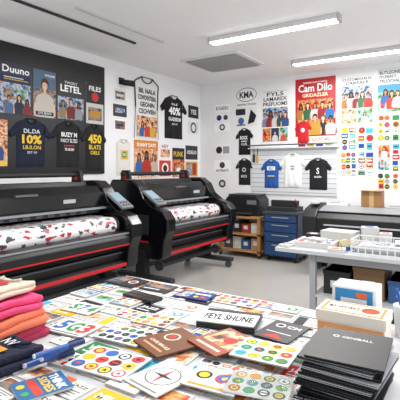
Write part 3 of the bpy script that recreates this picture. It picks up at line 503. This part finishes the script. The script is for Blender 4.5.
sheet(-1.20,1.80,.19,.12,4,'#16347a:s',[('r',.05,.1,.4,.9,'photoB'),('r',.45,.6,.92,.75,'#e8e8ea'),('c',.8,.3,.08,'#d8302c'),('c',.6,.3,.07,'#f2b81e')],'dark blue card folder with photo panel',h=.006,side='#16347a')
sheet(-1.13,1.22,.20,.14,5,W_,circs(5,3,['#2f8a48','#d8302c','#2a62b0','#17181c'],asp=.7,seed=9),'white sticker sheet with round icons',name='sticker_sheet',cat='sticker sheet',h=.005)
sheet(-.98,1.84,.21,.13,3,W_,circs(5,3,['#e8641e','#1e57a8','#d8262c'],asp=.62,seed=31),'white sheet with orange and blue badges',name='sticker_sheet',cat='sticker sheet',h=.004)
sheet(-1.02,1.02,.23,.17,6,W_,circs(4,3,['#d8302c','#f2b81e','#2a62b0','#17181c','#d8302c'],asp=.74,seed=7),'white sheet with large red yellow blue circles',name='sticker_sheet',cat='sticker sheet',h=.005)
sheet(-.94,1.25,.18,.21,-22,'#7a4c30:s',[('c',.35,.62,.18,'#e8d8c0'),('c',.35,.62,.14,'#7a4c30'),('c',.35,.62,.08,'#c8302c'),('t','CAFE BRULE',.15,.25,.85,.32,'#f0e4d0'),('r',.15,.12,.85,.17,'#c89a6a')],'brown brochure with cream emblem',name='brochure',cat='brochure',h=.006,side='#5a3a26')
sheet(-.77,1.34,.17,.20,-22,'#9a4e2c:s',[('r',.08,.3,.92,.92,'photoA'),('c',.6,.6,.16,'#c8302c'),('r',.12,.12,.88,.18,'#f6ead6')],'rust coloured brochure with photo cover',name='brochure',cat='brochure',h=.006,side='#6a3420')
sheet(-.81,1.04,.15,.19,-10,W_,icon+[('r',.1,.05,.9,.09,'#888888')],'white sheet with compass line drawing',h=.004)
sheet(-.66,1.10,.17,.13,6,W_,[('c',.25,.6,.15,'#17181c'),('c',.25,.6,.1,'#f2c81e'),('c',.65,.6,.18,'#d8302c'),('c',.65,.6,.13,'#2a62b0'),('c',.65,.6,.06,'#f2c81e'),('r',.1,.08,.9,.16,'#e8a01e')],'white sheet with yellow red blue badges',h=.004)
sheet(-.60,1.33,.20,.16,4,W_,circs(4,3,['#2f8a48','#d8302c','#f2b81e','#e8641e','#36a3c9'],asp=.8,seed=17),'white sheet of colourful round badges',name='sticker_sheet',cat='sticker sheet',h=.005)
sheet(-.65,1.59,.15,.20,-6,'#15161a:s',[('c',.3,.75,.14,'#e8e8e8'),('c',.3,.75,.09,'#15161a'),('t','CM',.5,.68,.88,.82,'#ffffff'),('r',.15,.35,.85,.38,'#e8e8e8'),('y',[(.2,.08),(.5,.28),(.8,.08)],'#c8302c')],'black sheet with white emblem and letters',h=.004,side='#222226')
z=put(-.87,1.57,.24,.20,14,.03)
e=empty('presentation_case',T(-.87,1.57,z,14),'black presentation case with white name card','case')
make(B(-.12,-.09,0,.12,.09,.022,'#111215:s'),'body',parent=e,bevel=.004)
a=Art(); a.box(-.117,-.086,.022,.117,.04,.026,'#f4f4f2'); a.text('FEYL SHUNE',-.102,-.052,.102,.012,'#08090b',.0266,.035); make(a,'name_card',parent=e,label='white card with black lettering')
z=put(-1.40,1.63,.20,.08,0,.02)
a=Art(); a.box(-.10,-.04,0,.10,.04,.016,'#101114:g'); a.box(-.10,-.002,.016,.10,.002,.017,'#3a3b40'); make(a,'wallet',T(-1.40,1.63,z,-6),label='glossy black wallet lying flat',cat='wallet',bevel=.004)
sheet(-1.07,.80,.12,.15,-20,'#2c6aa0:s',[('t','THINK',.08,.72,.92,.9,'#ffffff',.03),('t','SIDES',.08,.50,.92,.68,'#f2c83a',.03),('r',.08,.28,.92,.44,'#d8402c'),('c',.3,.14,.1,'#f2c83a'),('c',.7,.14,.1,'#3fa05a')],'blue booklet with bold white and yellow lettering',name='booklet',cat='booklet',h=.006)
# folded garments
def folded(x,y,z,w,d,h,rot,col,label,prt=None,seed=0,group='folded t-shirts in a pile'):
    e=empty('folded_t_shirt',T(x,y,z,rot),label,'t-shirt',group)
    a=Art(); n=48; m=10
    for k in range(2):
        h0=(0,h*.44)[k]; hh=h*.56; vs=[]; ins=(0,.007)[k]
        for j in range(m+1):
            t=j/m*math.pi; zz=h0+hh*(.5-.5*math.cos(t)); q=math.sin(t)**.6 if 0<j<m else .0
            for i in range(n):
                th=2*math.pi*i/n; c,s=math.cos(th),math.sin(th); ex=.24
                px=math.copysign(abs(c)**ex,c)*(w/2-ins-.016+.016*q); py=math.copysign(abs(s)**ex,s)*(d/2-ins-.016+.016*q)
                if q==0: px*=.93;py*=.93
                wob=.006*math.sin(3*th+k*2+seed)+.003*math.sin(8*th+seed+k)
                vs.append((px+wob,py+wob,max(0,zz+.005*math.sin(9*px/w+seed+k)+.005*math.sin(7*py/d+seed))))
        fs=[(j*n+i,j*n+(i+1)%n,(j+1)*n+(i+1)%n,(j+1)*n+i) for j in range(m) for i in range(n)]
        fs.append(tuple(range(n))[::-1]); fs.append(tuple(range(m*n,(m+1)*n))); a.raw(vs,fs,col,True)
    if prt: a.ops(prt,-w/2,-d/2,w,d,h+.010,.0004)
    make(a,'cloth_layers',parent=e)
    c=Art(); p=[(.05*math.cos(math.pi+math.pi*i/8),d/2-.03+.04*math.sin(math.pi+math.pi*i/8)) for i in range(9)]
    for i in range(8): c.cyl((*p[i],h+.006),(*p[i+1],h+.006),.006,col,6)
    make(c,'collar',parent=e)
zz=TZ
for i,(c,lb,h,w,d,dx,dy,r,p) in enumerate([
 ('#b02c54:c','folded magenta t-shirt at pile bottom',.050,.34,.31,.005,0,0,None),
 ('#ea7c5c:c','folded coral orange t-shirt in the pile',.056,.33,.30,.010,.0,4,None),
 ('#e8487c:c','folded bright pink t-shirt in the pile',.046,.31,.29,-.004,.01,-3,None),
 ('#d8cbb8:c','folded beige t-shirt with red print on pile',.034,.24,.22,-.035,.045,8,[('r',.25,.35,.75,.6,'#b8242c')])]):
    folded(-1.58+dx,.95+dy,zz,w,d,h,r,c,lb,p,i); zz+=h
folded(-1.325,.80,TZ,.20,.28,.055,-3,'#141b36:c','folded navy t-shirt with white print',[('r',.2,.2,.8,.24,'#d8d8da'),('t','AVENIR',.15,.3,.85,.42,'#d8d8da',.02),('r',.25,.5,.75,.6,'#d0952a'),('t','NV',.35,.66,.65,.8,'#d8d8da')],9,None)
for x,y,r in ((-1.19,.92,-16),(-1.165,.90,-6),(-1.14,.93,4),(-1.115,.90,-12)):
    zp=put(x,y,.016,.18,r,.018)
    e=empty('marker_pen',T(x,y,zp+.0105,r),'blue marker pen lying on the samples','marker pen','blue marker pens')
    a=Art(); a.cyl((0,-.08,0),(0,.03,0),.0085,'#1d56a4:s'); a.cyl((0,-.085,0),(0,-.08,0),.007,'#d8dce0'); make(a,'barrel',parent=e)
    a=Art(); a.cyl((0,.03,0),(0,.085,0),.0098,'#102e66:s'); a.box(-.002,.03,.009,.002,.08,.013,'#102e66:s'); make(a,'cap',parent=e)
# black folders
fz=TZ; NF=14; RR=random.Random(8)
for i in range(NF):
    h=.0092; dx=RR.uniform(-.014,.012); dy=RR.uniform(-.012,.012); r=RR.uniform(-5,5) if i<NF-1 else 4
    clear=i in (3,6,9,11)
    e=empty('folder',T(-.325+dx,1.30+dy,fz,r),('clear plastic sleeve holding pale sheets' if clear else 'black glossy folder in a tall stack') if i<NF-1 else 'top black folder with small white lettering','folder','stacked black folders')
    a=Art(); w,d=.104,.124; cb='#a4a7ad:s' if clear else '#0c0d10:s'; k=RR.uniform(.0,.0014)
    a.box(-w,-d,0,w,d,.0018,cb); a.box(-w,-d,h-.0028-k,w,d,h-.001-k,cb); a.box(-w,-d,.0018,-w+.003,d,h-.0028-k,cb)
    if i==NF-1:
        a.text('GENIBALL',-.035,.05,.055,.066,'#e8e8ea',h-.0006,.01); a.ell(-.052,.058,.010,.010,'#d8d8da',h-.0006); a.ell(-.052,.058,.005,.005,'#0c0d10:s',h-.0003)
    make(a,'cover',parent=e)
    make(B(-w+.004,-d+.004,.0024,w-.004,d-.005,h-.005,'#3a3c42' if i%3 else '#c4c4c6'),'pages',parent=e,label='page edges inside the folder')
    fz+=h
# boxes
e=empty('gift_box',T(-.395,1.67,TZ,0),'cream box with orange print and lettering','box')
make(B(-.12,-.065,0,.12,.065,.085,'#e2d8ca'),'body',parent=e,bevel=.003)
a=Art(); a.box(-.124,-.07,.085,.124,.07,.12,'#e6ddd0'); a.rect(-.11,-.06,.11,.06,'#d88a48',.1205); a.rect(-.10,-.05,.10,.05,'#eee2d2',.121); a.ell(.06,0,.033,.033,'#b04e22',.1215); a.text('MY WORKS',-.09,-.015,.02,.015,'#4a2a1c',.122,.01); make(a,'lid',parent=e)
a=Art(); a.rect(-.115,-.03,.115,.04,'#e09a5c',0); a.text('MY WORKS',-.08,-.012,.08,.024,'#4a3428',.0005,.01); l=make(a,'lettering',parent=e,label='orange band with brown lettering'); l.matrix_local=Matrix(((1,0,0,0),(0,0,-1,-.0665),(0,1,0,.035),(0,0,0,1)))
e=empty('product_box',T(-.42,1.83,TZ,0),'white box with blue picture on its side','box')
make(B(-.085,-.06,0,.085,.06,.175,'#e6e8ea'),'body',parent=e,bevel=.003)
a=Art(); a.box(-.072,-.062,.02,.072,-.06,.165,'#2686c2'); a.box(-.05,-.0635,.11,.05,-.062,.13,'#e6e8ea'); a.box(.01,-.0635,.135,.05,-.062,.155,'#e0661a'); make(a,'picture_panel',parent=e)
e=empty('cup',T(-.24,1.82,TZ),'white cup holding blue pens','cup')
a=Art(); a.cyl((0,0,0),(0,0,.12),.035,'#dfe2e4',24,.042); make(a,'cup_body',parent=e)
for p,q in (((0,.01,.12),(.01,.01,.19)),((-.015,0,.12),(-.03,.0,.18))):
    a=Art(); a.cyl(p,q,.006,'#1d56a4',8); make(a,'pen',parent=e)
# clear pouch
z=put(-.53,1.13,.2,.15,0,.02)
bag=empty('plastic_bag',T(-.53,1.13,z+.001,12),'clear plastic pouch with colourful stickers inside','plastic bag')
a=Art(); n=16; vs=[]; R=random.Random(3)
for j in range(n+1):
    for i in range(n+1):
        u=i/n*2-1; v=j/n*2-1; vs.append((u*.10,v*.075,.008+.008*(1-u**4)*(1-v**4)+R.uniform(-.0015,.0015)))
a.raw(vs,[(j*(n+1)+i,j*(n+1)+i+1,(j+1)*(n+1)+i+1,(j+1)*(n+1)+i) for j in range(n) for i in range(n)],'#f4f8f6:t',True)
make(a,'film',parent=bag,label='clear plastic film')
a=Art(); a.box(-.09,-.065,0,.09,.065,.003,'#e4e6e4'); a.ops(circs(4,3,['#3f9a4a','#2a8aa0','#e8a01e','#c8302c','#17181c'],asp=.72,seed=44),-.09,-.065,.18,.13,.0032,.00012); make(a,'sticker_insert',parent=bag)
# ---------------------------------------------------------------- light + camera
w=bpy.data.worlds.new('world'); sc.world=w; w.use_nodes=True; bg=w.node_tree.nodes['Background']; bg.inputs[0].default_value=(.97,.98,1,1); bg.inputs[1].default_value=1.22
cd=bpy.data.cameras.new('camera'); cd.sensor_width=36; cd.lens=430/400*36; cd.shift_y=-.08; cd.clip_start=.05
cam=bpy.data.objects.new('camera',cd); COL.objects.link(cam); cam.location=(0,0,1.5); cam.rotation_euler=(math.radians(90),0,math.atan2(.545,.839)); sc.camera=cam
